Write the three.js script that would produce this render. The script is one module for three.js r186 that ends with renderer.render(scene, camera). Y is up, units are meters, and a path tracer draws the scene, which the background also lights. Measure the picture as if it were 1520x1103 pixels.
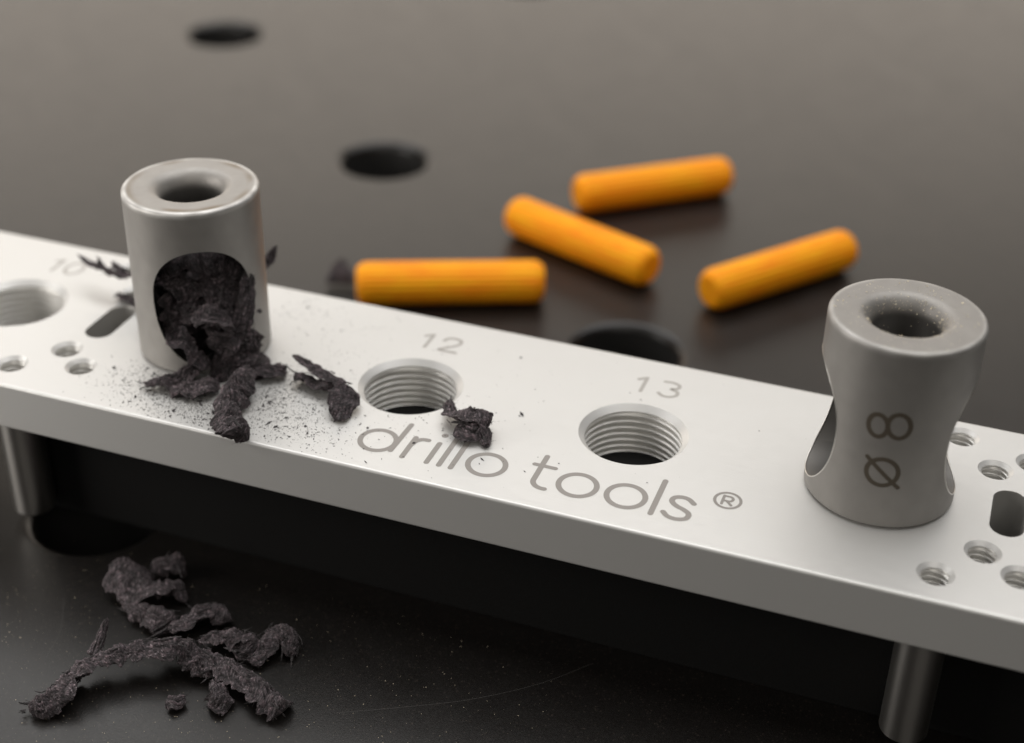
import * as THREE from 'three';
import { mergeGeometries, mergeVertices, toCreasedNormals } from 'three/addons/utils/BufferGeometryUtils.js';
import { RectAreaLightUniformsLib } from 'three/addons/lights/RectAreaLightUniformsLib.js';
import { Brush, Evaluator, SUBTRACTION } from 'three-bvh-csg';
import { createNoise3D } from 'simplex-noise';

// ---------------------------------------------------------------- camera, lamps, exposure
const MM = 0.001;
const scene = new THREE.Scene();
const camera = new THREE.PerspectiveCamera(27.8148, 1520 / 1103, 0.01, 20);
camera.position.set(71.411 * MM, 137.339 * MM, 160.687 * MM);
camera.rotation.set(-31.6737 * Math.PI / 180, 19.4081 * Math.PI / 180, 1.1664 * Math.PI / 180, 'YXZ');
camera.focus = 0.190;
camera.userData.fStop = 12.5;
scene.add(camera);

scene.background = new THREE.Color().setRGB(0.032, 0.030, 0.028);          // the dim room all round
RectAreaLightUniformsLib.init();
function softbox(name, rgb, intensity, w, h, at, to = [0, 0.02, -0.04]) {
  const l = new THREE.RectAreaLight(new THREE.Color().setRGB(...rgb), intensity, w, h);
  l.name = name; l.position.set(...at); l.lookAt(...to); scene.add(l);
  return l;
}
softbox('window_light', [1, 0.885, 0.76], 1.60, 2.4, 0.54, [-0.60, 0.36, -1.15]);
softbox('ceiling_light', [1, 0.985, 0.965], 2.4, 2.1, 1.3, [-0.22, 1.15, -0.45], [-0.22, 0, -0.45]);
softbox('side_light', [1, 0.955, 0.90], 4.6, 0.18, 0.16, [-0.24, 0.105, 0.135], [-0.05, 0.02, 0.02]);
softbox('front_fill', [1, 0.95, 0.87], 1.05, 1.0, 0.9, [0.45, 0.95, 0.95]);  // added fill lamp, lifts the faces turned to the camera

const renderer = new THREE.WebGLRenderer({ antialias: true });
renderer.setSize(1024, 743);
renderer.toneMapping = THREE.LinearToneMapping;
renderer.toneMappingExposure = 1.12;
renderer.shadowMap.enabled = true;

// ---------------------------------------------------------------- helpers
function rng(seed) {
  let a = seed >>> 0;
  return () => { a = (a + 0x6d2b79f5) | 0; let t = Math.imul(a ^ (a >>> 15), 1 | a); t = (t + Math.imul(t ^ (t >>> 7), 61 | t)) ^ t; return ((t ^ (t >>> 14)) >>> 0) / 4294967296; };
}
const noise = createNoise3D(rng(11));
const fbm = (x, y, z, o = 4) => { let s = 0, a = 0.5; for (let i = 0; i < o; i++) { s += a * noise(x, y, z); x *= 2.07; y *= 2.03; z *= 2.11; a *= 0.5; } return s; };
const clamp = (v, a, b) => Math.min(b, Math.max(a, v));
const sm = (a, b, v) => { const t = clamp((v - a) / (b - a), 0, 1); return t * t * (3 - 2 * t); };
const used = {};
const numbered = (n) => { const k = used[n] = (used[n] ?? -1) + 1; return k ? n + '_' + String(k).padStart(3, '0') : n; };
function part(name, g, m, parent) {                        // g in millimetres
  g.scale(MM, MM, MM);
  const o = new THREE.Mesh(g, m);
  o.name = name; o.castShadow = o.receiveShadow = true;
  parent.add(o);
  return o;
}
function tag(o, label, category, group) { o.userData.label = label; o.userData.category = category; if (group) o.userData.group = group; return o; }
function thing(name, at, label, category, group) {
  const o = new THREE.Group(); o.name = numbered(name);
  o.position.set(at[0] * MM, at[1] * MM, at[2] * MM); scene.add(o);
  return tag(o, label, category, group);
}
function grid(nu, nv, f, closedU = false) {                // f(i/nu, j/nv) -> [x, y, z]
  const pos = [], uv = [], idx = [];
  for (let i = 0; i <= nu; i++) for (let j = 0; j <= nv; j++) { pos.push(...f(i / nu, j / nv)); uv.push(i / nu, j / nv); }
  const w = nv + 1;
  for (let i = 0; i < nu; i++) for (let j = 0; j < nv; j++) { const a = i * w + j; idx.push(a, a + w, a + 1, a + 1, a + w, a + w + 1); }
  const g = new THREE.BufferGeometry();
  g.setAttribute('position', new THREE.Float32BufferAttribute(pos, 3));
  g.setAttribute('uv', new THREE.Float32BufferAttribute(uv, 2));
  g.setIndex(idx); g.computeVertexNormals();
  if (closedU) {                                           // same normal on both sides of the seam
    const n = g.attributes.normal;
    for (let j = 0; j <= nv; j++) {
      const a = j, b = nu * w + j, v = new THREE.Vector3(n.getX(a) + n.getX(b), n.getY(a) + n.getY(b), n.getZ(a) + n.getZ(b)).normalize();
      n.setXYZ(a, v.x, v.y, v.z); n.setXYZ(b, v.x, v.y, v.z);
    }
  }
  return g;
}
function texture(size, f, repeat, srgb = false, sizeY = size) {    // tiles: f(u, v) in 0..1 -> value or [r, g, b]
  const d = new Uint8Array(size * sizeY * 4);
  for (let y = 0; y < sizeY; y++) for (let x = 0; x < size; x++) {
    const c = f(x / size, y / sizeY), k = (y * size + x) * 4;
    for (let i = 0; i < 3; i++) d[k + i] = clamp(Math.round(255 * (c.length ? c[i] : c)), 0, 255);
    d[k + 3] = 255;
  }
  const t = new THREE.DataTexture(d, size, sizeY);
  t.wrapS = t.wrapT = THREE.RepeatWrapping; t.magFilter = THREE.LinearFilter; t.minFilter = THREE.LinearMipmapLinearFilter; t.generateMipmaps = true;
  t.repeat.set(...repeat); if (srgb) t.colorSpace = THREE.SRGBColorSpace; t.needsUpdate = true;
  return t;
}
const loop2 = (u, v, fu, fv, seed, o = 3) => {             // noise that tiles in both directions
  const a = u * 2 * Math.PI, b = v * 2 * Math.PI;
  return 0.5 + 0.6 * fbm(fu * Math.cos(a) + seed, fu * Math.sin(a) + fv * Math.cos(b), fv * Math.sin(b) - seed, o);
};

// ---------------------------------------------------------------- materials
const R0 = rng(5);
const white1 = Array.from({ length: 256 * 256 }, () => R0());
const grain = (u, v) => { const x = Math.floor(u * 256) & 255, y = Math.floor(v * 256) & 255; return white1[y * 256 + x]; };
const hard = (u, v) => 0.5 * loop2(u, v, 1.2, 1.2, 3, 4) + 0.25 * grain(u, v) + 0.12;
// plate: bead-blasted anodised aluminium with a faint lengthwise grain; uv of the plate is in millimetres
const streak = (u, v) => { let s = 0; for (let k = -6; k <= 6; k++) s += grain(u + k / 256, v); return s / 13; };
const plateRough = texture(256, (u, v) => 0.42 + 0.34 * (streak(u, v) - 0.5) + 0.025 * (loop2(u, v, 0.8, 0.8, 9) - 0.5), [1 / 23, 1 / 17]);
const plateBump = texture(256, (u, v) => 0.3 * grain(u, v) + 0.9 * (streak(u * 0.5, v) - 0.2), [1 / 23, 1 / 17]);
const M = {};
M.plate = new THREE.MeshPhysicalMaterial({ name: 'anodised_aluminium', color: new THREE.Color().setRGB(0.665, 0.66, 0.645), metalness: 0.45, roughness: 1, roughnessMap: plateRough, bumpMap: plateBump, bumpScale: 0.000016 });
M.thread = new THREE.MeshStandardMaterial({ name: 'cut_thread', color: new THREE.Color().setRGB(0.82, 0.81, 0.785), metalness: 0.6, roughness: 0.36 });
M.slot = new THREE.MeshStandardMaterial({ name: 'milled_slot', color: new THREE.Color().setRGB(0.52, 0.51, 0.49), metalness: 0.5, roughness: 0.35 });
M.mark = new THREE.MeshStandardMaterial({ name: 'laser_marking', color: new THREE.Color().setRGB(0.275, 0.257, 0.24), metalness: 0, roughness: 0.75 });
M.number = new THREE.MeshStandardMaterial({ name: 'faint_marking', color: new THREE.Color().setRGB(0.39, 0.37, 0.345), metalness: 0, roughness: 0.7 });
const steelRough = texture(256, (u, v) => 0.45 + 0.16 * hard(u, v), [3, 2]);
const steelBump = texture(256, (u, v) => 0.6 * grain(u, v) + 0.4 * loop2(u, v, 6, 6, 4, 3), [3, 2]);
M.steel = new THREE.MeshStandardMaterial({ name: 'hardened_steel', color: 0xffffff, vertexColors: true, metalness: 0.6, roughness: 1, roughnessMap: steelRough, bumpMap: steelBump, bumpScale: 0.000006 });
M.pin = new THREE.MeshStandardMaterial({ name: 'ground_steel', color: new THREE.Color().setRGB(0.62, 0.60, 0.57), metalness: 1, roughness: 0.32 });
M.burn = new THREE.MeshStandardMaterial({ name: 'brown_laser_marking', color: new THREE.Color().setRGB(0.090, 0.073, 0.053), metalness: 0.3, roughness: 0.6 });
const tableRough = texture(512, (u, v) => 0.345 + 0.05 * (loop2(u, v, 1.5, 1.5, 21, 4) - 0.5) + 0.10 * (grain(u * 2, v * 2) - 0.3), [1 / 70, 1 / 70]);
const tableBump = texture(256, (u, v) => 0.7 * grain(u, v) + 0.3 * loop2(u, v, 9, 9, 33, 3), [1 / 22, 1 / 22]);
const tableColor = texture(512, (u, v) => { const k = 0.9 + 0.12 * (loop2(u, v, 2, 2, 40, 4) - 0.5) + 0.34 * (grain(u * 2, v * 2) - 0.5) + 1.6 * sm(0.965, 1, grain(u * 2 + 0.13, v * 2)); return [0.086 * k, 0.075 * k, 0.068 * k]; }, [1 / 90, 1 / 90], true);
M.table = new THREE.MeshPhysicalMaterial({ name: 'dark_film_faced_board', map: tableColor, roughness: 1, roughnessMap: tableRough, bumpMap: tableBump, bumpScale: 0.000012 });
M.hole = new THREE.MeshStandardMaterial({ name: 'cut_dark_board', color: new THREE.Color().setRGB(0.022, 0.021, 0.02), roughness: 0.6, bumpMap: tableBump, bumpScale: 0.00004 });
M.board = new THREE.MeshPhysicalMaterial({ specularIntensity: 0.4, name: 'black_fibre_board', color: new THREE.Color().setRGB(0.006, 0.0058, 0.0056), roughness: 0.72, bumpMap: tableBump, bumpScale: 0.00005 });
const woodMap = texture(512, (u, v) => {                   // u along the dowel
  const g1 = loop2(u, v, 0.5, 5, 51, 4), g2 = grain(u * 0.35, v * 2), s = sm(0.58, 0.75, loop2(u, v, 0.9, 9, 61, 3));
  const k = 0.99 + 0.20 * (g1 - 0.5) + 0.06 * (g2 - 0.5) - 0.13 * s;
  return [1.22 * k, (0.645 + 0.10 * (g1 - 0.5)) * k, 0.05 * k];
}, [1, 1], true);
const woodBump = texture(256, (u, v) => 0.5 * grain(u * 0.2, v) + 0.5 * loop2(u, v, 1, 8, 71, 3), [1, 1]);
M.wood = new THREE.MeshPhysicalMaterial({ specularIntensity: 0.45, name: 'orange_stained_beech', map: woodMap, roughness: 0.62, bumpMap: woodBump, bumpScale: 0.00005 });
const fibreBump = texture(256, (u, v) => 0.6 * streak(u * 0.5, v) + 0.4 * grain(u * 0.5, v), [1 / 12, 1 / 7]);
M.shaving = new THREE.MeshPhysicalMaterial({ sheen: 0.4, sheenColor: new THREE.Color().setRGB(0.60, 0.52, 0.54), sheenRoughness: 0.45, name: 'black_fibre_shaving', color: 0xffffff, vertexColors: true, roughness: 0.85, bumpMap: fibreBump, bumpScale: 0.00035, side: THREE.DoubleSide });
M.dust = new THREE.MeshStandardMaterial({ name: 'black_dust', color: new THREE.Color().setRGB(0.035, 0.031, 0.033), roughness: 0.9 });
M.scratch = new THREE.MeshStandardMaterial({ name: 'pale_scratch', color: new THREE.Color().setRGB(0.045, 0.042, 0.04), roughness: 0.6 });
M.fluff = new THREE.MeshStandardMaterial({ name: 'wood_fluff', color: new THREE.Color().setRGB(0.80, 0.70, 0.52), roughness: 0.9 });
M.lint = new THREE.MeshStandardMaterial({ name: 'pale_dust', color: new THREE.Color().setRGB(0.42, 0.36, 0.27), roughness: 0.9 });

// pen strokes as flat ribbons: a closed ring, or an open line with round ends
function stroke(pts, w, at, closed = false) {
  let P = pts.map((p) => new THREE.Vector2(...p)), W = P.map(() => w / 2);
  if (!closed) {
    const cap = (e, i) => { const d = e.clone().sub(i).normalize(), o = []; for (let k = 1; k <= 6; k++) { const t = Math.sin(k / 6 * Math.PI / 2); o.push([e.clone().addScaledVector(d, t * w / 2), w / 2 * Math.sqrt(Math.max(0, 1 - t * t)) + 0.001]); } return o; };
    const a = cap(P[0], P[1]).reverse(), b = cap(P[P.length - 1], P[P.length - 2]);
    P = [...a.map((q) => q[0]), ...P, ...b.map((q) => q[0])]; W = [...a.map((q) => q[1]), ...W, ...b.map((q) => q[1])];
  } else { P.push(P[0].clone()); W.push(w / 2); }
  const N = P.length - 1;
  return grid(N, 1, (u, v) => {
    const i = Math.round(u * N), prev = closed && i === 0 ? P[N - 1] : P[Math.max(0, i - 1)], next = closed && i === N ? P[1] : P[Math.min(N, i + 1)];
    const t = next.clone().sub(prev).normalize(), k = v < 0.5 ? -W[i] : W[i];
    return at(P[i].x - t.y * k, P[i].y + t.x * k);
  });
}
const arc = (cx, cy, rx, ry, a0, a1, n = 28) => Array.from({ length: n + 1 }, (_, i) => { const a = (a0 + (a1 - a0) * i / n) * Math.PI / 180; return [cx + rx * Math.cos(a), cy + ry * Math.sin(a)]; });
const oval = (cx, cy, rx, ry, n = 56) => arc(cx, cy, rx, ry, 0, 360, n).slice(0, n);
const spline = (pts, n = 30) => new THREE.CatmullRomCurve3(pts.map((p) => new THREE.Vector3(p[0], p[1], 0))).getPoints(n).map((p) => [p.x, p.y]);
const line = (a, b, n = 6) => Array.from({ length: n + 1 }, (_, i) => [a[0] + (b[0] - a[0]) * i / n, a[1] + (b[1] - a[1]) * i / n]);
// ---------------------------------------------------------------- table top with its dog holes
const PT = 26.565, PB = 19.27;                             // top and underside of the aluminium plate above the table
const dogHoles = [[-134.8, -184.4], [-60.3, -123.7], [14.1, -63.1], [-46.5, 11.3], [-74.1, -258.8]];
const flat = (shape, y, seg = 48, down = false) => {       // a sheet in the ground plane; shape's y is -z
  const g = new THREE.ShapeGeometry(shape, seg); g.rotateX(-Math.PI / 2); g.translate(0, y, 0);
  if (down) { const i = g.index.array; for (let k = 0; k < i.length; k += 3) [i[k], i[k + 1]] = [i[k + 1], i[k]]; g.computeVertexNormals(); }
  return g;
};
const circle = (x, z, r) => new THREE.Path().absarc(x, -z, r, 0, 2 * Math.PI, true);
const rect = (x0, x1, z0, z1) => new THREE.Shape([[x0, -z1], [x1, -z1], [x1, -z0], [x0, -z0]].map((p) => new THREE.Vector2(...p)));
const table = new THREE.Group();
{
  const s = rect(-650, 650, -800, 360);
  for (const [x, z] of dogHoles) s.holes.push(circle(x, z, 10.9));
  const top = flat(s, 0);
  const side = new THREE.BoxGeometry(1300, 24, 1160); side.translate(0, -12, -220);
  const keep = side.index.array; const ix = [];
  for (let k = 0; k < keep.length; k += 3) if (Math.floor(k / 6) !== 2) ix.push(keep[k], keep[k + 1], keep[k + 2]);   // all but the top face
  side.setIndex(ix);
  const root = table; root.name = 'table_top'; root.userData.kind = 'structure'; root.userData.label = 'dark brown grey work table top with round dog holes'; scene.add(root);
  const rim = dogHoles.map(([x, z]) => { const g = new THREE.LatheGeometry([[10.9, 0], [10.5, -0.1], [10.0, -0.4], [9.6, -0.9], [9.4, -1.5]].map((p) => new THREE.Vector2(...p)), 72); g.scale(-1, 1, 1); const ix = g.index.array; for (let k = 0; k < ix.length; k += 3) [ix[k], ix[k + 1]] = [ix[k + 1], ix[k]]; g.computeVertexNormals(); g.translate(x, 0, z); return g; });
  part('surface', mergeGeometries([top, side, ...rim]), M.table, root);
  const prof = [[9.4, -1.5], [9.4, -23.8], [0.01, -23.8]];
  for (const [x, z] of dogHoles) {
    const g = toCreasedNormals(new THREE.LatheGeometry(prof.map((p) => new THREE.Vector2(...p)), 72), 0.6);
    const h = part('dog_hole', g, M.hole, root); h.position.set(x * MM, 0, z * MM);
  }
}

for (const [pts, w] of [[[[5, 36.5], [12.6, 32.5], [20.1, 28.1], [27.3, 22.3], [32.7, 16.1]], 0.06], [[[-12, 52], [-4, 50.5], [6, 47]], 0.05], [[[-40, 30], [-36.5, 36], [-35.2, 41]], 0.05], [[[40, -95], [52, -120], [60, -150]], 0.12]]) {
  const o = part('scratch', stroke(spline(pts, 40), w, (x, z) => [x, 0.012, z]), M.scratch, table);
}
// ---------------------------------------------------------------- the black board under the plate
{
  const root = thing('workpiece_board', [42.6, 0, -8], 'black fibre board lying under the silver drilling jig', 'board');
  const s = new THREE.Shape([[-97, -20.3], [97, -20.3], [97, 20.0], [-97, 20.0]].map((p) => new THREE.Vector2(...p)));
  const g = new THREE.ExtrudeGeometry(s, { depth: 18.9, bevelEnabled: true, bevelThickness: 0.17, bevelSize: 0.17, bevelOffset: -0.17, bevelSegments: 2 });
  g.rotateX(-Math.PI / 2); g.translate(0, 0.175, 0);
  part('board', g, M.board, root);
}

// ---------------------------------------------------------------- the aluminium drilling jig
function thread(rc, rMajor, rMinor, pitch, y0, y1, n) {    // chamfered mouth, then a helical groove
  const ys = [[rMinor + 0.07, y0 - (rc - rMinor) * 0.84], [rMinor + 0.065, y0 - (rc - rMinor) * 0.845], [rMinor + 0.06, y0 - (rc - rMinor) * 0.85]];
  const yTop = y0 - (rc - rMinor) * 0.85, per = 12, m = Math.ceil((yTop - y1) / pitch * per);
  return grid(n, m + 2, (u, v) => {
    const k = Math.round(v * (m + 2)), a = -u * 2 * Math.PI;
    let r, y;
    if (k < 3) [r, y] = ys[k];
    else {
      y = yTop - (k - 2) / m * (yTop - y1);
      const f = (((yTop - y) / pitch + u) % 1 + 1) % 1, tri = 1 - Math.abs(2 * f - 1);
      r = rMinor + (rMajor - rMinor) * sm(0.12, 0.92, tri) * sm(0, pitch * 0.7, yTop - y) * sm(0, pitch * 0.3, y - y1);
    }
    return [r * Math.cos(a), y, r * Math.sin(a)];
  }, true);
}
const bigHoles = [[-64, 0], [-32, 0], [0, 0], [32, 0], [64, 0]];
const smallHoles = [];
for (const c of [-48, 80]) for (const [dx, dz] of [[-7.1, 15.2], [-2.3, 9.0], [2.2, 12.3], [-7.1, -15.2], [-2.3, -9.0], [2.2, -12.3]]) smallHoles.push([c + dx + (c < 0 ? 0.9 : 0), dz]);
const slots = [[-48, 0], [80, 0]];
const slotPath = (x, z, r, half) => { const p = new THREE.Path(); p.absarc(x, -z + half, r, 0, Math.PI, false); p.absarc(x, -z - half, r, Math.PI, 2 * Math.PI, false); p.closePath(); return p; };
const X0 = -98, X1 = 114, ZB = -19.07, ZF = 20.4, ED = 0.42;
const jig = thing('drilling_jig', [0, 0, 0], 'silver aluminium drilling jig bar with threaded holes and engraved lettering', 'drilling jig');
{
  const s = rect(X0 + ED, X1 - ED, ZB + ED, ZF - ED), b = rect(X0 + ED, X1 - ED, ZB + ED, ZF - ED);
  for (const [x, z] of bigHoles) { s.holes.push(circle(x, z, 7.3)); b.holes.push(circle(x, z, 6.47)); }
  for (const [x, z] of smallHoles) { s.holes.push(circle(x, z, 2.24)); b.holes.push(circle(x, z, 1.66)); }
  for (const [x, z] of slots) { s.holes.push(slotPath(x, z, 2.1, 2.85)); b.holes.push(slotPath(x, z, 2.0, 2.85)); }
  const gs = [flat(s, PT, 48), flat(b, PB, 48, true)];
  const prof = [];                                         // inset, height
  for (let k = 0; k <= 6; k++) { const a = k / 6 * Math.PI / 2; prof.push([ED * (1 - Math.sin(a)), PT - ED * (1 - Math.cos(a))]); }
  for (let k = 0; k <= 6; k++) { const a = k / 6 * Math.PI / 2; prof.push([ED * (1 - Math.cos(a)), PB + ED * (1 - Math.sin(a))]); }
  const ring = (t) => [[X0 + t, ZF - t], [X1 - t, ZF - t], [X1 - t, ZB + t], [X0 + t, ZB + t]];
  for (let e = 0; e < 4; e++) {
    const L = e % 2 ? ZF - ZB : X1 - X0;
    const g = grid(prof.length - 1, 1, (u, v) => { const [t, y] = prof[Math.round(u * (prof.length - 1))], q = ring(t)[(e + Math.round(v)) % 4]; return [q[0], y, q[1]]; });
    for (let k = 0; k < g.attributes.uv.count; k++) g.attributes.uv.setXY(k, g.attributes.uv.getY(k) * L, g.attributes.position.getY(k));
    gs.push(g);
  }
  for (const [x, z] of slots) {
    const pts = slotPath(x, z, 2.0, 2.85).getPoints(20);
    const mouth = slotPath(x, z, 2.1, 2.85).getPoints(20), N = pts.length - 1;
    part('slot', grid(N, 2, (u, v) => { const i = Math.round(u * N), k = Math.round(v * 2), p = k ? pts[i] : mouth[i]; return [p.x, k === 0 ? PT : k === 1 ? PT - 0.1 : PB, -p.y]; }), M.slot, jig);
  }
  for (const [list, rc, ri] of [[bigHoles, 7.3, 6.47], [smallHoles, 2.24, 1.72]]) for (const [x, z] of list) {
    const d = (rc - ri) * 0.9;
    gs.push(grid(96, 2, (u, v) => { const k = Math.round(v * 2), r = [rc, (rc + ri) / 2 + 0.01, ri][k], a = -u * 2 * Math.PI; return [x + r * Math.cos(a), PT - [0, d * 0.48, d][k], z + r * Math.sin(a)]; }, true));
  }
  part('plate', mergeGeometries(gs), M.plate, jig);
  const big = thread(7.3, 7.12, 6.40, 1.0, PT, PB, 120), small = thread(2.24, 2.1, 1.64, 0.8, PT, PB, 56);
  big.scale(MM, MM, MM); small.scale(MM, MM, MM);
  for (const [list, g] of [[bigHoles, big], [smallHoles, small]]) for (const [x, z] of list) {
    const o = new THREE.Mesh(g, M.thread); o.name = 'threaded_hole'; o.position.set(x * MM, 0, z * MM); o.castShadow = o.receiveShadow = true; jig.add(o);
  }
  const pinG = toCreasedNormals(new THREE.LatheGeometry([[0.001, 1.9], [2.65, 1.9], [3, 2.25], [3, PB - 0.55], [2.7, PB - 0.45], [2.7, PB - 0.01]].map((p) => new THREE.Vector2(...p)), 64), 0.5);
  pinG.scale(MM, MM, MM);
  for (const x of [-54.5, 72.9]) { const o = new THREE.Mesh(pinG, M.pin); o.name = 'stop_pin'; o.position.set(x * MM, 0, 15.35 * MM); o.castShadow = o.receiveShadow = true; jig.add(o); }
}
const lift = (h) => (x, z) => [x, PT + h, z];              // drawn with z growing downwards: the ribbon faces up either way
{
  const w = 0.74, top = 8.95, xt = 11.5, base = 16.15, mid = 13.83, ro = 2.36, A = lift(0.012), B = lift(0.020), g = {};
  const put = (name, ...gs) => { (g[name] ??= []).push(...gs); };
  put('drillo', stroke(oval(1.35, mid, ro, ro), w, A, true), stroke(line([3.98, top], [3.78, 15.4]), w, B));
  put('drillo', stroke(line([5.72, xt], [5.72, base]), w, A), stroke(spline([[5.75, 13.3], [6.05, 12.25], [6.7, 11.6], [7.5, 11.5]]), w, B));
  put('drillo', stroke(line([9.12, xt + 0.15], [9.12, base]), w, A), stroke(oval(9.1, 9.7, 0.24, 0.24, 24), 0.46, A, true));
  put('drillo', stroke(line([10.82, top], [10.82, base]), w, A), stroke(line([12.44, top], [12.44, base]), w, A));
  put('drillo', stroke(oval(16.5, mid, ro + 0.06, ro), w, A, true));
  put('tools', stroke([...line([23.15, 9.3], [23.15, 14.6]), ...arc(24.75, 14.7, 1.6, 1.45, 180, 80, 14)], w, A), stroke(line([22.2, 11.45], [24.95, 11.45]), w * 0.92, B));
  put('tools', stroke(oval(28.7, mid, ro + 0.06, ro), w, A, true), stroke(oval(35.0, mid, ro + 0.06, ro), w, A, true));
  put('tools', stroke(line([38.78, top], [38.78, base]), w, A));
  put('tools', stroke(spline([[43.3, 12.35], [42.5, 11.65], [41.6, 11.5], [40.75, 11.9], [40.6, 12.7], [41.3, 13.45], [42.4, 13.95], [43.2, 14.6], [43.1, 15.6], [42.1, 16.1], [40.9, 15.95], [40.15, 15.25]], 60), w, A));
  put('mark', stroke(oval(47.05, 10.1, 1.62, 1.62), 0.4, A, true));
  put('mark', stroke(line([46.45, 9.2], [46.45, 11.0]), 0.38, A), stroke([...line([46.5, 9.25], [47.1, 9.25], 3), ...arc(47.15, 9.75, 0.5, 0.5, -90, 90, 12), ...line([47.1, 10.25], [46.5, 10.25], 3)], 0.38, B), stroke(line([47.0, 10.3], [47.65, 11.0]), 0.38, lift(0.026)));
  for (const k of ['drillo', 'tools', 'mark']) part(k === 'mark' ? 'registered_mark' : 'engraved_word', mergeGeometries(g[k]), M.mark, jig);
  const nz = -14.05, nb = -10.35, nw = 0.54, C = lift(0.012), D = lift(0.018);
  const one = (x) => [stroke(line([x, nz], [x, nb]), nw, C), stroke(line([x - 0.15, nz + 0.1], [x - 1.0, nz + 0.75]), nw, D)];
  const two = (x) => stroke([...spline([[x - 1.35, nz + 1.0], [x - 0.9, nz + 0.2], [x, nz - 0.02], [x + 0.95, nz + 0.25], [x + 1.2, nz + 1.05], [x + 0.6, nz + 2.0], [x - 0.5, nz + 2.9], [x - 1.3, nb - 0.02]], 40), ...line([x - 1.0, nb], [x + 1.45, nb], 4)], nw, C);
  const three = (x) => stroke(spline([[x - 1.15, nz + 0.05], [x, nz - 0.05], [x + 1.0, nz + 0.45], [x + 0.9, nz + 1.3], [x + 0.1, nz + 1.68], [x + 1.05, nz + 2.1], [x + 1.2, nz + 3.0], [x + 0.4, nb], [x - 0.7, nb], [x - 1.3, nb - 0.5]], 60), nw, C);
  part('engraved_number', mergeGeometries([...one(-2.3), two(1.05)]), M.number, jig);
  part('engraved_number', mergeGeometries([...one(30.0), three(33.75)]), M.number, jig);
  part('engraved_number', mergeGeometries([...one(-65.4), stroke(oval(-62.4, (nz + nb) / 2, 1.35, 1.85), nw, C, true)]), M.number, jig);
}

// ---------------------------------------------------------------- drill bushings
const BR = 9.25, BH = 24.75;
function bushing(at, turn, label, seed, tone) {
  const P = [[4.0, 0], [BR - 0.65, 0], [BR - 0.65, 0.28], [BR - 0.14, 0.3], [BR, 0.46]];
  for (let y = 1.8; y < BH - 0.7; y += 1.1) P.push([BR, y]);
  const e = 0.5;
  for (let k = 0; k <= 6; k++) { const a = k / 6 * Math.PI / 2; P.push([BR - e + e * Math.cos(a), BH - e + e * Math.sin(a)]); }
  for (const r of [8.55, 8.35, 8.1, 7.8, 7.4, 7.0, 6.6, 6.2]) P.push([r, BH - 0.006 * (8.75 - r)]);
  for (let k = 0; k <= 12; k++) { const a = k / 12 * Math.PI / 2; P.push([5.95 - 1.95 * Math.sin(a), BH - 0.02 - 2.6 * (1 - Math.cos(a))]); }
  P.push([4.0, 18], [4.0, 8], [4.0, 0]);
  const body = toCreasedNormals(new THREE.LatheGeometry(P.map((p) => new THREE.Vector2(...p)), 144), 0.5);
  // the chip window: an egg-shaped hole straight through the side
  const n = 72, prof = Array.from({ length: n }, (_, i) => {
    const a = i / n * 2 * Math.PI, c = Math.cos(a), s = Math.sin(a), q = s > 0 ? 2.2 : 2.4;
    return new THREE.Vector2(Math.sign(c) * 6.55 * Math.abs(c) ** (2 / q), 11.1 + Math.sign(s) * (s > 0 ? 8.0 : 9.6) * Math.abs(s) ** (2 / q));
  });
  const cut = toCreasedNormals(new THREE.ExtrudeGeometry(new THREE.Shape(prof), { depth: 40, bevelEnabled: false, curveSegments: 1 }), 0.5);
  cut.translate(0, 0, -20);
  const ev = new Evaluator(); ev.attributes = ['position', 'normal', 'uv'];
  const A = new Brush(body), B = new Brush(cut); A.updateMatrixWorld(); B.updateMatrixWorld();
  const g = ev.evaluate(A, B, SUBTRACTION).geometry; g.clearGroups();
  const p = g.attributes.position, col = new Float32Array(p.count * 3), R = rng(seed);
  for (let i = 0; i < p.count; i++) {
    const x = p.getX(i), y = p.getY(i), z = p.getZ(i), r = Math.hypot(x, z);
    let c = [tone * 1.0, tone * 0.955, tone * 0.90];
    const rim = sm(8.45, 8.8, r) * sm(BH - 1.0, BH - 0.35, y);
    c = c.map((v, k) => v + (([0.80, 0.79, 0.77])[k] - v) * rim * (seed === 1 ? 1 : 0.35) * (0.55 + 0.35 * noise(x * 0.3, y, z * 0.3)));
    const stain = seed === 1 ? sm(7.5, 8.1, r) * sm(8.6, 8.3, r) * sm(BH - 0.2, BH - 0.1, y) * clamp(0.25 + 1.2 * noise(x * 0.14 + 4, 2, z * 0.14), 0, 1) : 0;
    c = c.map((v, k) => v * (1 - stain * ([0.42, 0.52, 0.64])[k]));
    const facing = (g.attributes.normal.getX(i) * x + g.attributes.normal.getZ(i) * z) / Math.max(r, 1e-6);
    const shadeAndDust = (seed === 1 && facing < 0.55 && y > 1.2 && y < 19.6 ? 0.2 : seed === 2 && facing < 0.55 && y > 1 && y < 19.6 ? 0.62 : 1) * (1 - 0.65 * sm(4.35, 4.05, r) * sm(BH - 1.2, BH - 2.6, y));  // shade and some dust of the window and bore walls, put into the colour
    const m = (1 + 0.09 * fbm(x * 0.3 + seed, y * 0.3, z * 0.3, 3)) * shadeAndDust;
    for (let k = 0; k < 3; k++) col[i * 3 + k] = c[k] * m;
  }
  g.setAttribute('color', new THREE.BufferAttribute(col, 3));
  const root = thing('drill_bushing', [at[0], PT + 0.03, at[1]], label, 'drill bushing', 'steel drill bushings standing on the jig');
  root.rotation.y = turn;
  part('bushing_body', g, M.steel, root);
  return root;
}
bushing([-32, 0], 0.59, 'grey steel drill bushing full of black shavings at the left of the bar', 1, 0.345);
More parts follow.
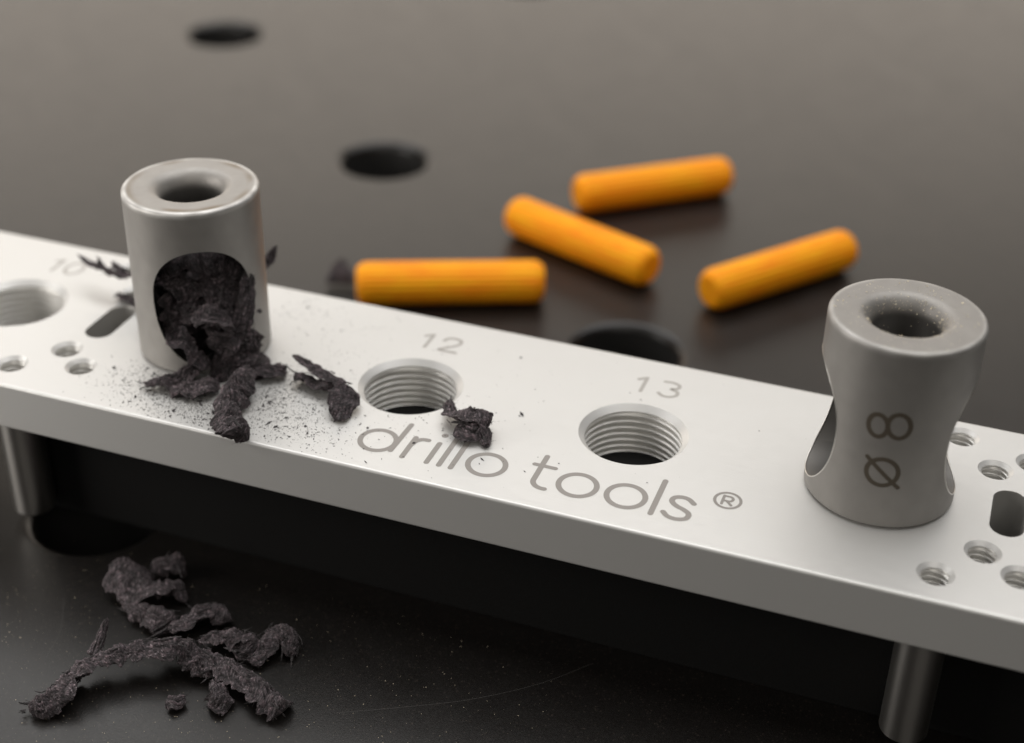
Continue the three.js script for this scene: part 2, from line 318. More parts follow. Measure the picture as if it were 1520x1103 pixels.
const bush8 = bushing([64, 0], Math.PI / 2 + 0.15, 'waisted grey steel drill bushing marked with an 8 beside the slot', 2, 0.295);
{
  const onSide = (h, turn) => (s, y) => { const a = s / BR + turn; return [(BR + h) * Math.sin(a), y, (BR + h) * Math.cos(a)]; };
  const T = -Math.PI / 2 - 0.15 + 0.045, tilt = 0.13, w = 0.58;
  const rot = (pts, cx, cy) => pts.map(([x, y]) => [cx + (x - cx) * Math.cos(tilt) - (y - cy) * Math.sin(tilt), cy + (x - cx) * Math.sin(tilt) + (y - cy) * Math.cos(tilt)]);
  const eight = mergeGeometries([stroke(rot(oval(-1.15, 14.75, 1.12, 1.5), 0.15, 14.75), w, onSide(0.012, T), true), stroke(rot(oval(1.25, 14.75, 1.3, 1.62), 0.15, 14.75), w, onSide(0.018, T), true)]);
  const dia = mergeGeometries([stroke(oval(0.25, 8.25, 1.85, 1.85), w, onSide(0.012, T), true), stroke(line([-1.75, 10.05], [2.35, 6.3], 14), w * 0.9, onSide(0.018, T))]);
  part('engraved_number', eight, M.burn, bush8);
  part('engraved_diameter_mark', dia, M.burn, bush8);
  // worn bright edge of the chip window
  for (const side of [0, Math.PI]) {
    const pts = [];
    for (let i = 0; i < 72; i++) {
      const a = i / 72 * 2 * Math.PI, c = Math.cos(a), sn = Math.sin(a), q = sn > 0 ? 2.2 : 2.4;
      const x = Math.sign(c) * 6.56 * Math.abs(c) ** (2 / q), y = 11.1 + Math.sign(sn) * (sn > 0 ? 8.0 : 9.6) * Math.abs(sn) ** (2 / q), zz = Math.sqrt(BR * BR - x * x) - 0.05;
      pts.push(new THREE.Vector3(x, y, zz));
    }
    const g = new THREE.TubeGeometry(new THREE.CatmullRomCurve3(pts, true), 160, 0.085, 6, true); g.rotateY(side);
    part('worn_edge', g, M.pin, bush8);
  }
  // pale lint and wood dust on the top face and in the funnel
  const R = rng(77), N = 520, d = new THREE.InstancedMesh(new THREE.TetrahedronGeometry(1, 0), M.fluff, N), m = new THREE.Matrix4(), q = new THREE.Quaternion(), e = new THREE.Euler();
  for (let i = 0; i < N; i++) {
    const inner = i < 330, a = R() * 6.2832, r = inner ? 4.0 + 1.1 * R() ** 1.6 : 5 + 4.0 * R(), s = 0.04 + 0.10 * R() ** 3;
    const u = clamp((5.95 - r) / 1.95, 0, 1), y = r > 5.95 ? BH : BH - 0.02 - 2.6 * (1 - Math.cos(Math.asin(u)));
    const yy = r < 4.05 ? BH - 2.6 - 3 * R() : y;
    q.setFromEuler(e.set(R() * 6, R() * 6, R() * 6));
    m.compose(new THREE.Vector3(r * Math.cos(a), yy, r * Math.sin(a)).multiplyScalar(MM), q, new THREE.Vector3(s * (1 + 2.5 * R() ** 2), s * 0.6, s).multiplyScalar(MM));
    d.setMatrixAt(i, m);
  }
  d.name = 'pale_dust'; d.userData.kind = 'stuff'; bush8.add(d);
}

// ---------------------------------------------------------------- fluted dowels
function dowel(a, b, label, seed) {                        // a, b: where its two ends lie on the table
  const L = 35, r0 = 4.0, F = 24, dir = new THREE.Vector3(b[0] - a[0], 0, b[1] - a[1]).normalize();
  const stations = [[0, 0.001], [0, 1.6], [0, 2.75], [0.1, 3.0], [0.5, 3.42], [1.0, 3.75], [1.5, 3.93], [2.1, 4.0]];
  for (let x = 3; x < L - 2.5; x += 1) stations.push([x, 4]);
  for (let k = 7; k >= 0; k--) stations.push([L - stations[k][0], stations[k][1]]);
  const n = F * 8, R = rng(seed), ph = R() * 6;
  const g = grid(stations.length - 1, n, (u, v) => {
    const [x, rr] = stations[Math.round(u * (stations.length - 1))], t = v * 2 * Math.PI;
    const flute = 0.13 * Math.pow(Math.abs(Math.cos(t * F / 2 + ph)), 3) * sm(3.3, 4, rr);
    const r = rr * (1 + 0.006 * noise(x * 0.2, Math.cos(t) + seed, Math.sin(t))) - flute;
    return [x - L / 2, r * Math.cos(t), r * Math.sin(t)];
  });
  const uv = g.attributes.uv, p = g.attributes.position;
  for (let i = 0; i < uv.count; i++) uv.setXY(i, p.getX(i) / L * 0.8 + seed * 0.37, uv.getY(i) + seed * 0.21);
  const root = thing('wooden_dowel', [(a[0] + b[0]) / 2, r0 + 0.01, (a[1] + b[1]) / 2], label, 'dowel', 'orange fluted dowels on the table');
  root.rotation.y = -Math.atan2(dir.z, dir.x);
  part('dowel', g, M.wood, root);
}
dowel([-38.5, -61.7], [-5.4, -75.8], 'orange fluted wooden dowel lying partly behind the edge of the bar', 1);
dowel([-21.1, -100.9], [11.6, -88.2], 'orange fluted wooden dowel in the middle, pointing towards the dog hole', 2);
dowel([-12.0, -114.5], [15.2, -136.5], 'orange fluted wooden dowel farthest from the bar, at the back', 3);
dowel([23.7, -83.2], [45.3, -111.2], 'orange fluted wooden dowel nearest the bushing marked with an 8', 4);

// ---------------------------------------------------------------- shavings
function strip(path, seed, floor, rough = 1, fat = 1.3) {             // a torn, curled ribbon along x, y, z, half width, thickness, roll, curl
  const P = path.map((p) => new THREE.Vector3(p[0], p[1], p[2])), curve = new THREE.CatmullRomCurve3(P, false, 'centripetal'), last = P.length - 1;
  const par = (u, k) => { const f = clamp(u * last, 0, last - 1e-6), i = Math.floor(f), t = f - i; return path[i][k] + (path[i + 1][k] - path[i][k]) * (t * t * (3 - 2 * t)); };
  const len = curve.getLength(), nu = Math.round(clamp(len / 0.11, 30, 260)), nv = 64, up = new THREE.Vector3(0, 1, 0);
  const pos = [], col = [], uvs = [], idx = [], c = new THREE.Vector3(), T = new THREE.Vector3(), S = new THREE.Vector3(), N = new THREE.Vector3(), q = new THREE.Vector3(), S0 = null;
  let prevS = null; const RV = rng(seed * 131 + 17);
  for (let i = 0; i <= nu; i++) {
    const u = i / nu;
    curve.getPoint(u, c); curve.getTangent(u, T);
    S.crossVectors(T, up); if (S.lengthSq() < 0.02) S.copy(prevS ?? new THREE.Vector3(1, 0, 0)); S.normalize();
    if (prevS) { S.lerp(prevS, 0.5).addScaledVector(T, -S.dot(T)).normalize(); }
    prevS = S.clone();
    N.crossVectors(S, T).normalize();
    const roll = par(u, 5) * 0.45 * Math.PI / 180 + 0.5 * noise(u * 2.2, seed, 7), cr = Math.cos(roll), sr = Math.sin(roll);
    const Sx = S.clone().multiplyScalar(cr).addScaledVector(N, sr), Nx = N.clone().multiplyScalar(cr).addScaledVector(S, -sr);
    const end = Math.pow(sm(-0.015, 0.05, u) * sm(-0.015, 0.05, 1 - u), 0.7);
    const w = par(u, 3) * fat, th = par(u, 4) * fat * 1.9 * (0.75 + 0.5 * noise(u * len * 0.5, seed * 3, 1)), bend = Math.max(8, par(u, 6) * 0.9) * Math.PI / 180 * (1 + 0.4 * noise(u * len * 0.35, seed, 13));
    const wl = w * end * (1 + 0.30 * rough * noise(u * len * 0.6, seed, 2) + 0.05 * rough * noise(u * len * 2.3, seed, 3));
    const wr = w * end * (1 + 0.30 * rough * noise(u * len * 0.6, seed, 5) + 0.05 * rough * noise(u * len * 2.3, seed, 6));
    const rad = 2 * w / bend;
    for (let j = 0; j < nv; j++) {
      const v = j / nv * 2 * Math.PI, cv = Math.cos(v), sv = Math.sin(v);
      const x = cv * (cv > 0 ? wr : wl), f = x / rad, thick = Math.sign(sv) * Math.pow(Math.abs(sv), 0.6) * th * 0.5 * end + 0.001;
      const mx = rad * Math.sin(f) * (1 - thick / rad), my = rad * (Math.cos(f) - 1) + thick * Math.cos(f) + rad * (1 - Math.cos(bend / 2)) * 0.5;
      q.copy(c).addScaledVector(Sx, mx).addScaledVector(Nx, my);
      // fibres run along the ribbon: stretched noise, plus crumbs
      const fib = noise(x * 4.2 + seed, u * len * 0.4, sv * 0.8), fine = noise(q.x * 3.3, q.y * 3.3 + seed, q.z * 3.3), micro = noise(q.x * 7.5, q.y * 7.5, q.z * 7.5 + seed), lump = noise(q.x * 1.1, q.y * 1.1 + seed, q.z * 1.1);
      const d = rough * (0.24 * fib + 0.09 * fine + 0.07 * micro + 0.15 * lump) * (0.35 + 0.65 * Math.min(1, w));
      const ox = cv * 0.35, oy = sv;
      q.addScaledVector(Sx, d * ox).addScaledVector(Nx, d * oy);
      if (q.y < floor) q.y = floor + 0.02 * (1 + fine);
      pos.push(q.x, q.y, q.z); uvs.push(u * len, (x + (sv > 0 ? 0 : 7)));
      let k = 0.032 * Math.exp(1.15 * fib + 0.8 * fine + 0.9 * micro + 0.45 * lump), warm = 0.5 + 0.5 * noise(q.x * 1.6 + 9, q.y * 1.6, q.z * 1.6);
      k = Math.min(k, 0.16) * (0.4 + 1.2 * RV());
      const pale = 0.16 * sm(0.55, 0.9, micro) * (0.5 + 0.5 * fib);
      col.push(Math.max(0.009, k * (1.10 + 0.24 * warm)) + pale, Math.max(0.008, k * 0.94) + pale * 0.93, Math.max(0.0085, k * (1.04)) + pale * 0.92);
    }
  }
  for (let i = 0; i < nu; i++) for (let j = 0; j < nv; j++) { const a = i * nv + j, b = i * nv + (j + 1) % nv; idx.push(a, b, a + nv, b, b + nv, a + nv); }
  for (const i of [0, nu]) {                               // close the ends
    const k = pos.length / 3; let x = 0, y = 0, z = 0;
    for (let j = 0; j < nv; j++) { const a = (i * nv + j) * 3; x += pos[a]; y += pos[a + 1]; z += pos[a + 2]; }
    pos.push(x / nv, y / nv, z / nv); col.push(0.03, 0.028, 0.029);
    for (let j = 0; j < nv; j++) { const a = i * nv + j, b = i * nv + (j + 1) % nv; i ? idx.push(a, b, k) : idx.push(b, a, k); }
  }
  // loose hairs
  const R = rng(seed * 977 + 3), hairs = Math.round(len * (4 + 16 * rough));
  for (let h = 0; h < hairs; h++) {
    const a = Math.floor(R() * nu * nv) * 3, o = new THREE.Vector3(pos[a], pos[a + 1], pos[a + 2]);
    const cc = curve.getPoint(Math.floor(a / 3 / nv) / nu), dir = o.clone().sub(cc).normalize().add(new THREE.Vector3(R() - 0.5, R() - 0.5, R() - 0.5).multiplyScalar(1.6)).normalize();
    const l = 0.15 + 0.8 * R() ** 2.5, s = new THREE.Vector3(R() - 0.5, R() - 0.5, R() - 0.5).cross(dir).normalize().multiplyScalar(0.03), k = pos.length / 3;
    const s2 = s.clone().cross(dir).normalize().multiplyScalar(0.02), tip = o.clone().addScaledVector(dir, l); tip.y = Math.max(tip.y, floor + 0.02);
    o.addScaledVector(dir, -0.05); o.y = Math.max(o.y, floor + 0.01);
    for (const p of [o.clone().add(s), o.clone().sub(s), o.clone().add(s2), tip]) { pos.push(p.x, p.y, p.z); const t = 0.03 + 0.03 * R(); col.push(t, t * 0.93, t * 0.95); }
    idx.push(k, k + 1, k + 3, k + 1, k + 2, k + 3, k + 2, k, k + 3);
  }
  // crumbs of fibre clinging to the surface
  const crumbs = Math.round(len * 26 * rough);
  for (let h = 0; h < crumbs; h++) {
    const a = Math.floor(R() * nu * nv) * 3, s = 0.035 + 0.13 * R() ** 2.5, k = pos.length / 3, t = 0.015 + 0.15 * R() ** 2.6, ct = [t * (1.02 + 0.25 * R()), t * 0.94, t * 0.97];
    for (let e = 0; e < 4; e++) { pos.push(pos[a] + (R() - 0.5) * s * 3.2, Math.max(floor + 0.01, pos[a + 1] + (R() - 0.5) * s * 2.6), pos[a + 2] + (R() - 0.5) * s * 3.2); col.push(...ct); }
    idx.push(k, k + 1, k + 2, k, k + 3, k + 1, k + 1, k + 3, k + 2, k, k + 2, k + 3);
  }
  const g = new THREE.BufferGeometry();
  g.setAttribute('position', new THREE.Float32BufferAttribute(pos, 3)); g.setAttribute('color', new THREE.Float32BufferAttribute(col, 3));
  while (uvs.length / 2 < pos.length / 3) uvs.push(0, 0);
  g.setAttribute('uv', new THREE.Float32BufferAttribute(uvs, 2));
  g.setIndex(idx); g.computeVertexNormals();
  return g;
}
function tendrils(path, seed, floor, rough, fat) {         // thin loose fibres that follow the ribbon and lift off it
  const R = rng(seed * 53 + 9), curve = new THREE.CatmullRomCurve3(path.map((p) => new THREE.Vector3(p[0], p[1], p[2])), false, 'centripetal');
  const len = curve.getLength(), n = Math.round(len * 2.4 * rough), out = [];
  for (let k = 0; k < n; k++) {
    const u0 = R(), l = 0.8 + 2.6 * R() ** 1.5, du = Math.min(0.5, l / len) * (R() < 0.5 ? -1 : 1), q = path[Math.min(path.length - 1, Math.round(u0 * (path.length - 1)))];
    const dir = new THREE.Vector3(R() - 0.5, (R() - 0.35), R() - 0.5).normalize(), dir2 = dir.clone().add(new THREE.Vector3(R() - 0.5, R() - 0.5, R() - 0.5)).normalize();
    const w = Math.min(q[3], q[4] * 2) * fat * 0.75, fly = 0.2 + 1.3 * R() ** 3, pts = [];
    for (let i = 0; i <= 5; i++) {
      const t = i / 5, p = curve.getPoint(clamp(u0 + du * t, 0, 1)).addScaledVector(dir, w * (1 - 0.2 * t)).addScaledVector(dir2, fly * t * t);
      p.y = Math.max(p.y, floor + 0.1); pts.push(p);
    }
    const r0 = 0.05 + 0.13 * R() ** 2, g = new THREE.TubeGeometry(new THREE.CatmullRomCurve3(pts), 14, r0, 6, false), pos = g.attributes.position, col = new Float32Array(pos.count * 3);
    const t0 = 0.03 + 0.07 * R() ** 1.5;
    for (let i = 0; i < pos.count; i++) {
      const ring = Math.floor(i / 7), t = ring / 14, c = new THREE.CatmullRomCurve3(pts).getPointAt(t), s = (0.25 + 0.75 * Math.sin(Math.PI * Math.min(1, 0.25 + t * 0.72))) * (0.8 + 0.5 * noise(t * 6, k, seed));
      pos.setXYZ(i, c.x + (pos.getX(i) - c.x) * s, Math.max(floor + 0.01, c.y + (pos.getY(i) - c.y) * s), c.z + (pos.getZ(i) - c.z) * s);
      const m = t0 * (0.6 + 0.8 * R()); col[i * 3] = m * 1.08; col[i * 3 + 1] = m * 0.97; col[i * 3 + 2] = m * 1.0;
    }
    g.setAttribute('color', new THREE.BufferAttribute(col, 3)); g.computeVertexNormals();
    out.push(g);
  }
  return out;
}
const SHAVE = 'black wood fibre shavings from drilling';
function shaving(label, paths, seed, floor, rough = 1, fat = 1.6) {
  const g = mergeGeometries(paths.flatMap((p, i) => [strip(p, seed + i * 1.7, floor, rough, fat), ...tendrils(p, seed + i * 3, floor, rough, fat)]));
  g.computeBoundingBox();
  const b = g.boundingBox, cx = (b.min.x + b.max.x) / 2, cz = (b.min.z + b.max.z) / 2;
  g.translate(-cx, -floor, -cz); g.scale(MM, MM, MM);
  const o = new THREE.Mesh(g, M.shaving); o.name = numbered('drill_shaving'); o.castShadow = o.receiveShadow = true;
  o.position.set(cx * MM, floor * MM, cz * MM); scene.add(o);
  return tag(o, label, 'shaving', SHAVE);
}
shaving('wad of black shavings packed inside the left bushing window', [[[-38.96, 36.88, -0.13, 1.5, 1.4, 0, 10], [-39.28, 31.85, 0.09, 1.6, 1.5, 0, 10], [-39.01, 26.94, -0.10, 1.5, 1.4, 0, 10]], [[-33.30, 41.28, 4.74, 1, 0.6, 20, 80], [-31.88, 39.20, 5.47, 1.3, 0.7, 40, 90], [-29.92, 37.04, 5.84, 1.4, 0.7, 60, 100], [-29.47, 33.60, 6.73, 1.3, 0.7, 60, 100]], [[-26.21, 41.03, 0.44, 1, 0.6, 20, 80], [-26.66, 39.03, 2.43, 1.2, 0.7, 50, 90], [-26.39, 36.30, 4.18, 1.3, 0.7, 60, 100], [-25.28, 32.44, 4.63, 1.2, 0.6, 60, 100]], [[-30.23, 41.36, 2.43, 1.1, 0.7, 60, 80], [-28.61, 38.94, 3.02, 1.3, 0.7, 60, 100], [-28.82, 36.95, 4.61, 1, 0.6, 60, 100]], [[-28.38, 35.92, 6.60, 1.3, 0.6, 60, 120], [-26.02, 35.74, 7.06, 2, 0.8, 70, 140], [-25.03, 33.51, 6.52, 1.9, 0.7, 70, 140], [-26.21, 31.02, 7.55, 1.6, 0.6, 70, 120]], [[-30.46, 34.17, 9.34, 1.1, 0.6, 70, 120], [-29.33, 32.49, 9.78, 1.6, 0.7, 70, 140], [-28.25, 30.62, 9.89, 1.7, 0.7, 60, 140], [-26.93, 28.73, 9.36, 1.5, 0.6, 60, 120]], [[-34.44, 37.82, -2.58, 4.3, 3.2, 0, 10], [-34.37, 32.75, -2.62, 4.4, 3.4, 0, 10], [-34.03, 27.83, -2.25, 4.3, 3.2, 0, 10], [-33.64, 23.47, -1.91, 4, 3, 0, 10]], [[-34.87, 38.65, 4.95, 1.4, 1.2, 20, 60], [-32.58, 40.65, 3.77, 1.7, 1.4, 20, 60], [-30.02, 41.18, 2.29, 1.8, 1.5, 20, 60], [-27.38, 41.14, 0.50, 1.6, 1.4, 20, 60], [-25.30, 39.31, -0.66, 1.3, 1.1, 20, 60]], [[-33.81, 37.27, 5.44, 1.5, 1.2, 20, 60], [-32.44, 33.49, 5.36, 1.7, 1.3, 20, 60], [-31.53, 31.06, 6.32, 1.7, 1.2, 20, 60]], [[-29.92, 37.47, 3.66, 1.8, 1.3, 20, 60], [-27.60, 37.58, 2.34, 1.8, 1.3, 20, 60], [-25.32, 36.52, 0.56, 1.5, 1.2, 20, 60], [-24.69, 33.19, 1.70, 1.3, 1.1, 20, 60]]], 31, PT, 1);
shaving('long thin black strand hanging down the front of the bushing window', [[[-23.22, 40.38, 1.31, 0.5, 0.25, 60, 40], [-22.94, 37.54, 2.82, 0.75, 0.3, 75, 60], [-23.18, 34.52, 4.79, 1, 0.35, 80, 80], [-24.06, 31.20, 6.47, 1.15, 0.4, 80, 90], [-24.99, 28.11, 8.06, 1.1, 0.4, 80, 80], [-25.74, 25.64, 9.04, 0.6, 0.3, 70, 50]]], 38, PT, 0.6);
shaving('matted black shavings spilling out at the foot of the bushing', [[[-22.96, 33.37, 4.27, 1, 0.5, 40, 90], [-22.76, 30.42, 5.10, 1.9, 0.6, 40, 100], [-22.32, 27.73, 5.77, 2.1, 0.7, 40, 110], [-22.72, 25.79, 7.01, 1.8, 0.6, 40, 110]], [[-24.88, 29.98, 6.30, 1.2, 0.5, 50, 100], [-24.33, 27.13, 6.65, 1.6, 0.6, 50, 110], [-24.58, 25.10, 7.66, 1.3, 0.5, 50, 100]]], 45, PT, 1.1);
shaving('rolled black shaving with a curled end at the front edge of the bar', [[[-20.47, 29.16, 8.11, 1, 0.7, 20, 60], [-20.17, 28.96, 11.43, 1.2, 1, 25, 60], [-19.80, 28.56, 14.30, 1.25, 1.05, 30, 60], [-18.46, 28.36, 17.53, 1.25, 1.1, 30, 60], [-16.44, 28.16, 19.90, 1.35, 1.25, 30, 60], [-14.56, 27.96, 21.27, 1.35, 1.3, 30, 60]]], 52, PT, 0.9);
shaving('ragged black flake at the left foot of the bushing', [[[-33.51, 27.36, 13.98, 0.35, 0.2, 30, 40], [-31.39, 27.66, 13.38, 0.9, 0.4, 40, 80], [-29.47, 27.76, 11.98, 1.3, 0.5, 50, 100], [-28.16, 28.16, 9.97, 1.2, 0.5, 60, 100], [-27.01, 28.96, 7.58, 0.8, 0.4, 60, 80]], [[-29.44, 27.16, 14.17, 0.7, 0.4, 30, 60], [-27.31, 27.36, 13.13, 1.5, 0.6, 40, 80], [-25.35, 27.36, 11.82, 1.5, 0.6, 50, 80], [-24.03, 27.46, 10.40, 1.2, 0.5, 50, 80]]], 59, PT, 1.1);
shaving('small fuzzy black tuft at the right foot of the bushing', [[[-21.20, 27.56, 5.05, 0.7, 0.4, 40, 60], [-19.20, 27.56, 5.37, 1.1, 0.5, 50, 90], [-18.15, 27.46, 4.50, 0.9, 0.4, 50, 80], [-17.62, 27.16, 2.93, 0.3, 0.2, 40, 40]]], 66, PT, 1.1);
shaving('folded black flake lying between the bushing and the hole marked 12', [[[-16.21, 29.56, 2.93, 0.45, 0.2, 60, 30], [-14.02, 29.36, 3.87, 0.75, 0.3, 70, 60], [-11.46, 29.06, 4.89, 0.95, 0.35, 70, 80], [-8.97, 28.96, 5.82, 0.9, 0.35, 60, 80], [-6.91, 28.76, 5.90, 0.5, 0.25, 40, 50]], [[-15.03, 27.86, 5.69, 0.6, 0.3, 50, 60], [-13.40, 27.76, 5.30, 0.95, 0.35, 60, 80], [-10.84, 27.46, 5.86, 1.1, 0.4, 60, 90], [-8.38, 27.76, 6.22, 1.2, 0.4, 70, 80]], [[-6.49, 28.86, 6.53, 0.9, 0.18, 20, 30], [-6.03, 28.36, 8.35, 1.5, 0.2, 25, 30], [-5.46, 27.66, 10.55, 1.1, 0.2, 20, 20], [-5.06, 26.96, 12.18, 0.5, 0.2, 10, 20]]], 73, PT, 0.55);
shaving('crumpled black knot of shaving lying on the engraved lettering', [[[7.40, 28.16, 3.71, 0.3, 0.25, 30, 30], [7.89, 27.86, 5.21, 0.55, 0.35, 40, 50], [9.60, 27.96, 7.05, 1.1, 0.5, 50, 100], [11.49, 28.46, 7.50, 1.4, 0.6, 70, 130], [13.02, 28.56, 7.06, 1.4, 0.6, 70, 130], [14.28, 27.96, 6.75, 1.2, 0.5, 60, 110]], [[10.95, 27.76, 7.74, 0.9, 0.45, 20, 80], [12.41, 27.66, 9.29, 1, 0.45, 20, 90], [13.43, 27.76, 8.67, 1.3, 0.5, 40, 100], [14.74, 27.26, 9.61, 0.6, 0.35, 30, 70], [15.06, 26.86, 10.72, 0.25, 0.2, 20, 30]]], 80, PT, 0.9);
shaving('jagged black shaving sticking out over the number 10', [[[-59.12, 30.96, -9.40, 0.12, 0.1, 70, 0], [-56.69, 30.76, -8.25, 0.45, 0.2, 75, 20], [-54.37, 30.56, -7.64, 0.6, 0.25, 75, 30], [-51.92, 30.36, -7.24, 0.6, 0.25, 75, 30], [-49.68, 30.36, -7.19, 0.8, 0.3, 75, 40], [-47.48, 30.56, -7.66, 0.9, 0.3, 70, 40]], [[-54.51, 32.16, -7.90, 0.12, 0.1, 70, 0], [-54.21, 31.16, -7.86, 0.4, 0.2, 70, 20], [-54.01, 30.46, -7.71, 0.5, 0.2, 70, 20]], [[-51.80, 32.16, -7.46, 0.12, 0.1, 70, 0], [-51.15, 31.46, -7.37, 0.4, 0.2, 70, 20], [-49.75, 30.66, -7.37, 0.6, 0.25, 70, 20]]], 87, PT, 0.7);
shaving('small grey flake beside the slot, left of the full bushing', [[[-51.22, 27.06, -6.51, 0.35, 0.2, 20, 20], [-48.99, 27.36, -5.89, 0.6, 0.25, 30, 50], [-46.90, 27.46, -5.21, 0.6, 0.25, 40, 60], [-45.04, 27.36, -4.83, 0.5, 0.25, 40, 40]]], 94, PT, 0.6);
shaving('thin curled sliver sticking out behind the right side of the full bushing', [[[-25.61, 38.20, -11.00, 0.12, 0.1, 60, 0], [-26.20, 36.94, -10.50, 0.4, 0.2, 60, 40], [-26.82, 35.76, -9.80, 0.55, 0.3, 60, 50], [-27.79, 35.78, -8.50, 0.7, 0.35, 60, 50]]], 101, PT, 0.6);
shaving('dark lump of shaving at the end of the dowel behind the bar', [[[-44.63, 1.30, -64.44, 1.2, 0.7, 40, 80], [-44.59, 2.40, -66.70, 1.3, 0.8, 50, 110], [-44.38, 3.00, -68.57, 1.2, 0.7, 60, 110], [-42.33, 2.40, -66.86, 1.3, 0.7, 60, 110], [-41.42, 1.20, -65.57, 1.1, 0.6, 60, 80]]], 108, 0, 0.9);
shaving('long bent black shaving arched over the table, at the front', [[[-30.91, 1.00, 50.59, 0.9, 0.5, 20, 40], [-29.50, 1.30, 49.64, 1.2, 0.6, 40, 60], [-28.52, 1.70, 48.04, 1.4, 0.65, 60, 80], [-27.99, 2.40, 45.23, 1.35, 0.65, 70, 90], [-26.26, 3.20, 42.40, 1.15, 0.6, 70, 90], [-23.65, 3.70, 40.02, 1.1, 0.6, 75, 90], [-20.24, 3.80, 38.02, 1.35, 0.6, 80, 90], [-17.08, 3.40, 36.13, 1.4, 0.65, 80, 90], [-14.94, 2.40, 36.51, 1.2, 0.55, 70, 80], [-12.31, 1.20, 37.82, 0.7, 0.4, 50, 60]]], 115, 0, 1);
shaving('straight ribbed black shaving leaning on the end of the arched one', [[[-15.14, 2.60, 35.63, 0.9, 0.5, 20, 80], [-11.79, 2.20, 36.04, 1.3, 0.6, 40, 100], [-7.92, 1.90, 36.92, 1.4, 0.6, 60, 120], [-3.73, 1.70, 38.50, 1.5, 0.6, 60, 130], [-0.59, 1.30, 39.81, 1.4, 0.6, 50, 130]]], 122, 0, 1);
shaving('thin pointed splinter standing up behind the arched shaving', [[[-27.11, 6.50, 37.57, 0.12, 0.1, 80, 0], [-27.39, 5.30, 38.17, 0.32, 0.2, 80, 30], [-27.48, 4.00, 39.46, 0.45, 0.25, 80, 40], [-27.55, 2.60, 41.02, 0.6, 0.3, 80, 40]]], 129, 0, 0.4);
shaving('two-lobed crumpled shaving at the back of the table pile, by the bar', [[[-34.75, 2.60, 22.79, 1.3, 0.5, 60, 60], [-31.97, 2.80, 25.65, 2.1, 0.6, 50, 80], [-29.32, 2.20, 26.53, 2.2, 0.6, 40, 80], [-27.04, 1.80, 25.80, 1.8, 0.6, 60, 90], [-25.62, 1.60, 24.10, 1.1, 0.5, 70, 90], [-23.39, 0.70, 25.43, 0.5, 0.3, 60, 60]], [[-29.45, 1.60, 22.65, 0.9, 0.5, 40, 90], [-29.36, 2.20, 20.86, 1.4, 0.6, 60, 120], [-28.09, 2.00, 19.87, 1.5, 0.6, 70, 130], [-26.42, 1.40, 21.21, 0.9, 0.5, 60, 90]]], 136, 0, 0.8);
shaving('ragged twisted shaving just in front of the two-lobed clump', [[[-30.76, 1.20, 29.13, 0.4, 0.3, 30, 40], [-27.92, 1.50, 29.92, 0.9, 0.5, 40, 80], [-25.27, 1.70, 30.22, 1.3, 0.6, 60, 110], [-23.14, 1.40, 30.30, 1.2, 0.6, 70, 110], [-24.62, 0.80, 32.46, 0.7, 0.4, 70, 80]]], 143, 0, 1);
shaving('smooth bent shaving in the middle of the table pile', [[[-21.91, 1.20, 31.90, 0.8, 0.4, 70, 60], [-20.68, 1.70, 30.35, 1.2, 0.5, 70, 90], [-19.29, 2.00, 28.06, 1.2, 0.5, 60, 110], [-17.45, 1.90, 26.58, 1.2, 0.5, 50, 110], [-15.76, 1.20, 27.84, 0.9, 0.5, 50, 80]]], 150, 0, 0.7);
shaving('flat twisted shaving between the bent one and the hooked one', [[[-17.32, 1.00, 32.16, 0.4, 0.25, 30, 30], [-14.82, 1.90, 31.24, 0.9, 0.4, 50, 80], [-12.28, 2.10, 30.50, 1.2, 0.5, 60, 100], [-10.11, 1.80, 30.53, 1.1, 0.5, 70, 100], [-10.61, 1.10, 32.12, 0.8, 0.4, 70, 90], [-12.89, 0.80, 30.41, 0.4, 0.3, 60, 60]]], 157, 0, 1);
shaving('hooked shaving at the right side of the table pile', [[[-9.68, 0.80, 32.81, 0.7, 0.4, 50, 60], [-8.37, 1.10, 31.46, 1, 0.5, 60, 80], [-8.37, 1.90, 29.16, 1.2, 0.5, 60, 100], [-7.50, 2.30, 27.45, 1.3, 0.5, 50, 120], [-5.78, 1.80, 28.04, 1.2, 0.5, 50, 120], [-5.02, 0.80, 30.21, 0.6, 0.3, 60, 60]]], 164, 0, 0.9);
shaving('tiny black crumb lying alone under the arched shaving', [[[-15.55, 0.70, 43.06, 0.5, 0.3, 50, 60], [-14.50, 0.90, 42.87, 0.8, 0.5, 50, 80], [-13.71, 0.90, 41.82, 0.4, 0.3, 40, 60]]], 171, 0, 0.8);
shaving('short stubby lump in front of the ribbed shaving', [[[-11.54, 1.40, 38.13, 0.5, 0.3, 40, 60], [-9.72, 1.50, 39.83, 0.9, 0.5, 40, 80], [-9.26, 1.20, 41.19, 1.3, 0.6, 30, 100], [-9.79, 0.70, 42.32, 0.8, 0.4, 30, 60]]], 178, 0, 0.9);

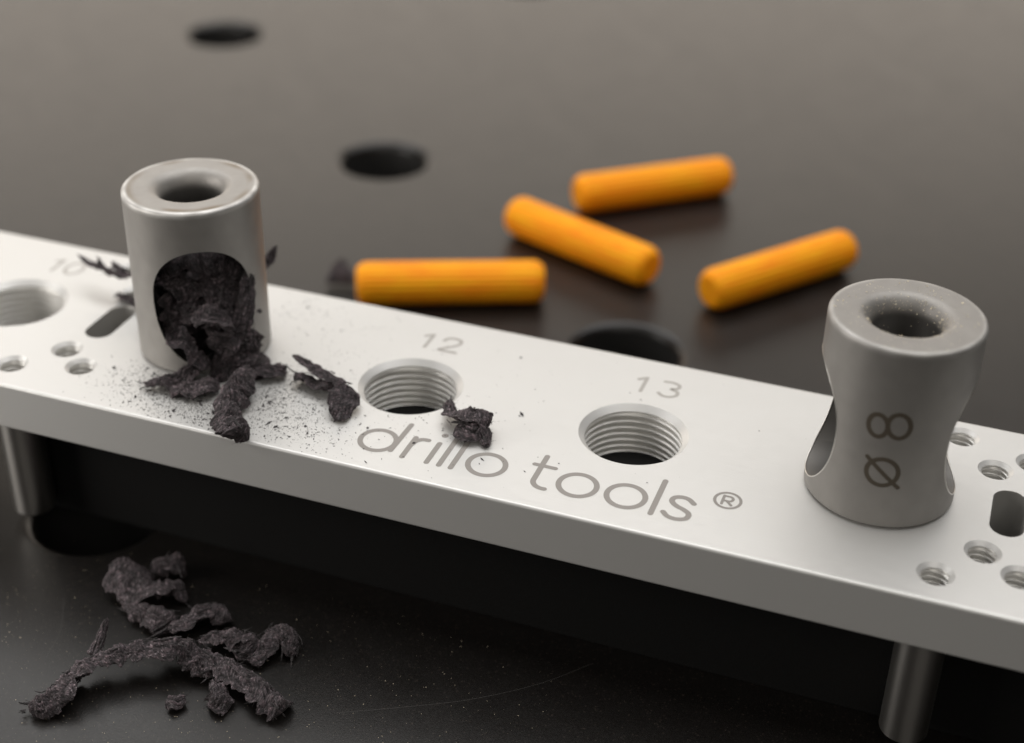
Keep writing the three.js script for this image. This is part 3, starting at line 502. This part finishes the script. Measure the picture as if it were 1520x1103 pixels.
// ---------------------------------------------------------------- dust
function scatter(name, m, N, f, label, category) {
  const o = new THREE.InstancedMesh(new THREE.OctahedronGeometry(1, 0), m, N), mat = new THREE.Matrix4(), q = new THREE.Quaternion(), e = new THREE.Euler();
  for (let i = 0; i < N; i++) {
    const [x, y, z, a, b, c] = f(i);
    q.setFromEuler(e.set((i * 1.7) % 0.8 - 0.4, (i * 2.399) % 6.283, (i * 0.9) % 0.8 - 0.4));
    mat.compose(new THREE.Vector3(x, y, z).multiplyScalar(MM), q, new THREE.Vector3(a, b, c).multiplyScalar(MM)); o.setMatrixAt(i, mat);
  }
  o.name = name; o.userData.kind = 'stuff'; o.userData.label = label; o.userData.category = category; o.castShadow = o.receiveShadow = true; scene.add(o);
  return o;
}
{
  const R = rng(21), gauss = () => (R() + R() + R() + R() - 2) * 1.0;
  const clear = (x, z) => x > X0 + 1 && x < X1 - 1 && z > ZB + 0.7 && z < ZF - 0.5 && bigHoles.every(([a, b]) => Math.hypot(x - a, z - b) > 7.4) && smallHoles.every(([a, b]) => Math.hypot(x - a, z - b) > 2.4);
  const puffs = [[-31, 13.5, 4, 3.2, 6], [-24, 15.5, 5, 3, 6], [-17, 9, 3, 4, 3], [-14, 12, 5, 4.5, 5], [-16, 5, 6, 5, 3], [-22, 18, 8, 2, 2], [-8, 15, 5, 3.5, 2.4], [-37, 12.5, 4, 4, 1.6], [-14, -9, 9, 6, 0.9], [-23, -14, 4, 3.5, 0.8], [4, 8, 9, 7, 0.8], [-5, 0, 30, 14, 1]];
  const total = puffs.reduce((s, p) => s + p[4], 0);
  scatter('black_drilling_dust', M.dust, 6200, () => {
    for (;;) {
      let k = R() * total, p; for (p of puffs) if ((k -= p[4]) < 0) break;
      const x = p[0] + p[2] * gauss() * 1.25, z = p[1] + p[3] * gauss() * 1.25;
      if (!clear(x, z)) continue;
      const big = R() < 0.012, s = big ? 0.12 + 0.12 * R() : 0.025 + 0.07 * R() ** 2;
      return [x, PT + s * 0.3, z, s * (1 + 2.6 * R() ** 3), s * 0.55, s * (0.6 + 0.5 * R())];
    }
  }, 'fine black drilling dust scattered over the silver bar', 'dust');
  const Q = rng(22);
  scatter('table_dust', M.lint, 2500, () => {
    const near = Q() < 0.88, x = near ? -48 + 78 * Q() ** 1.3 : -90 + 200 * Q(), z = near ? 14 + 48 * Q() ** 0.6 : -150 + 120 * Q(), s = 0.016 + 0.055 * Q() ** 4;
    return [x, s * 0.3, z, s * (1 + Q()), s * 0.4, s];
  }, 'tiny pale dust specks on the dark table top', 'dust');
}

renderer.render(scene, camera);
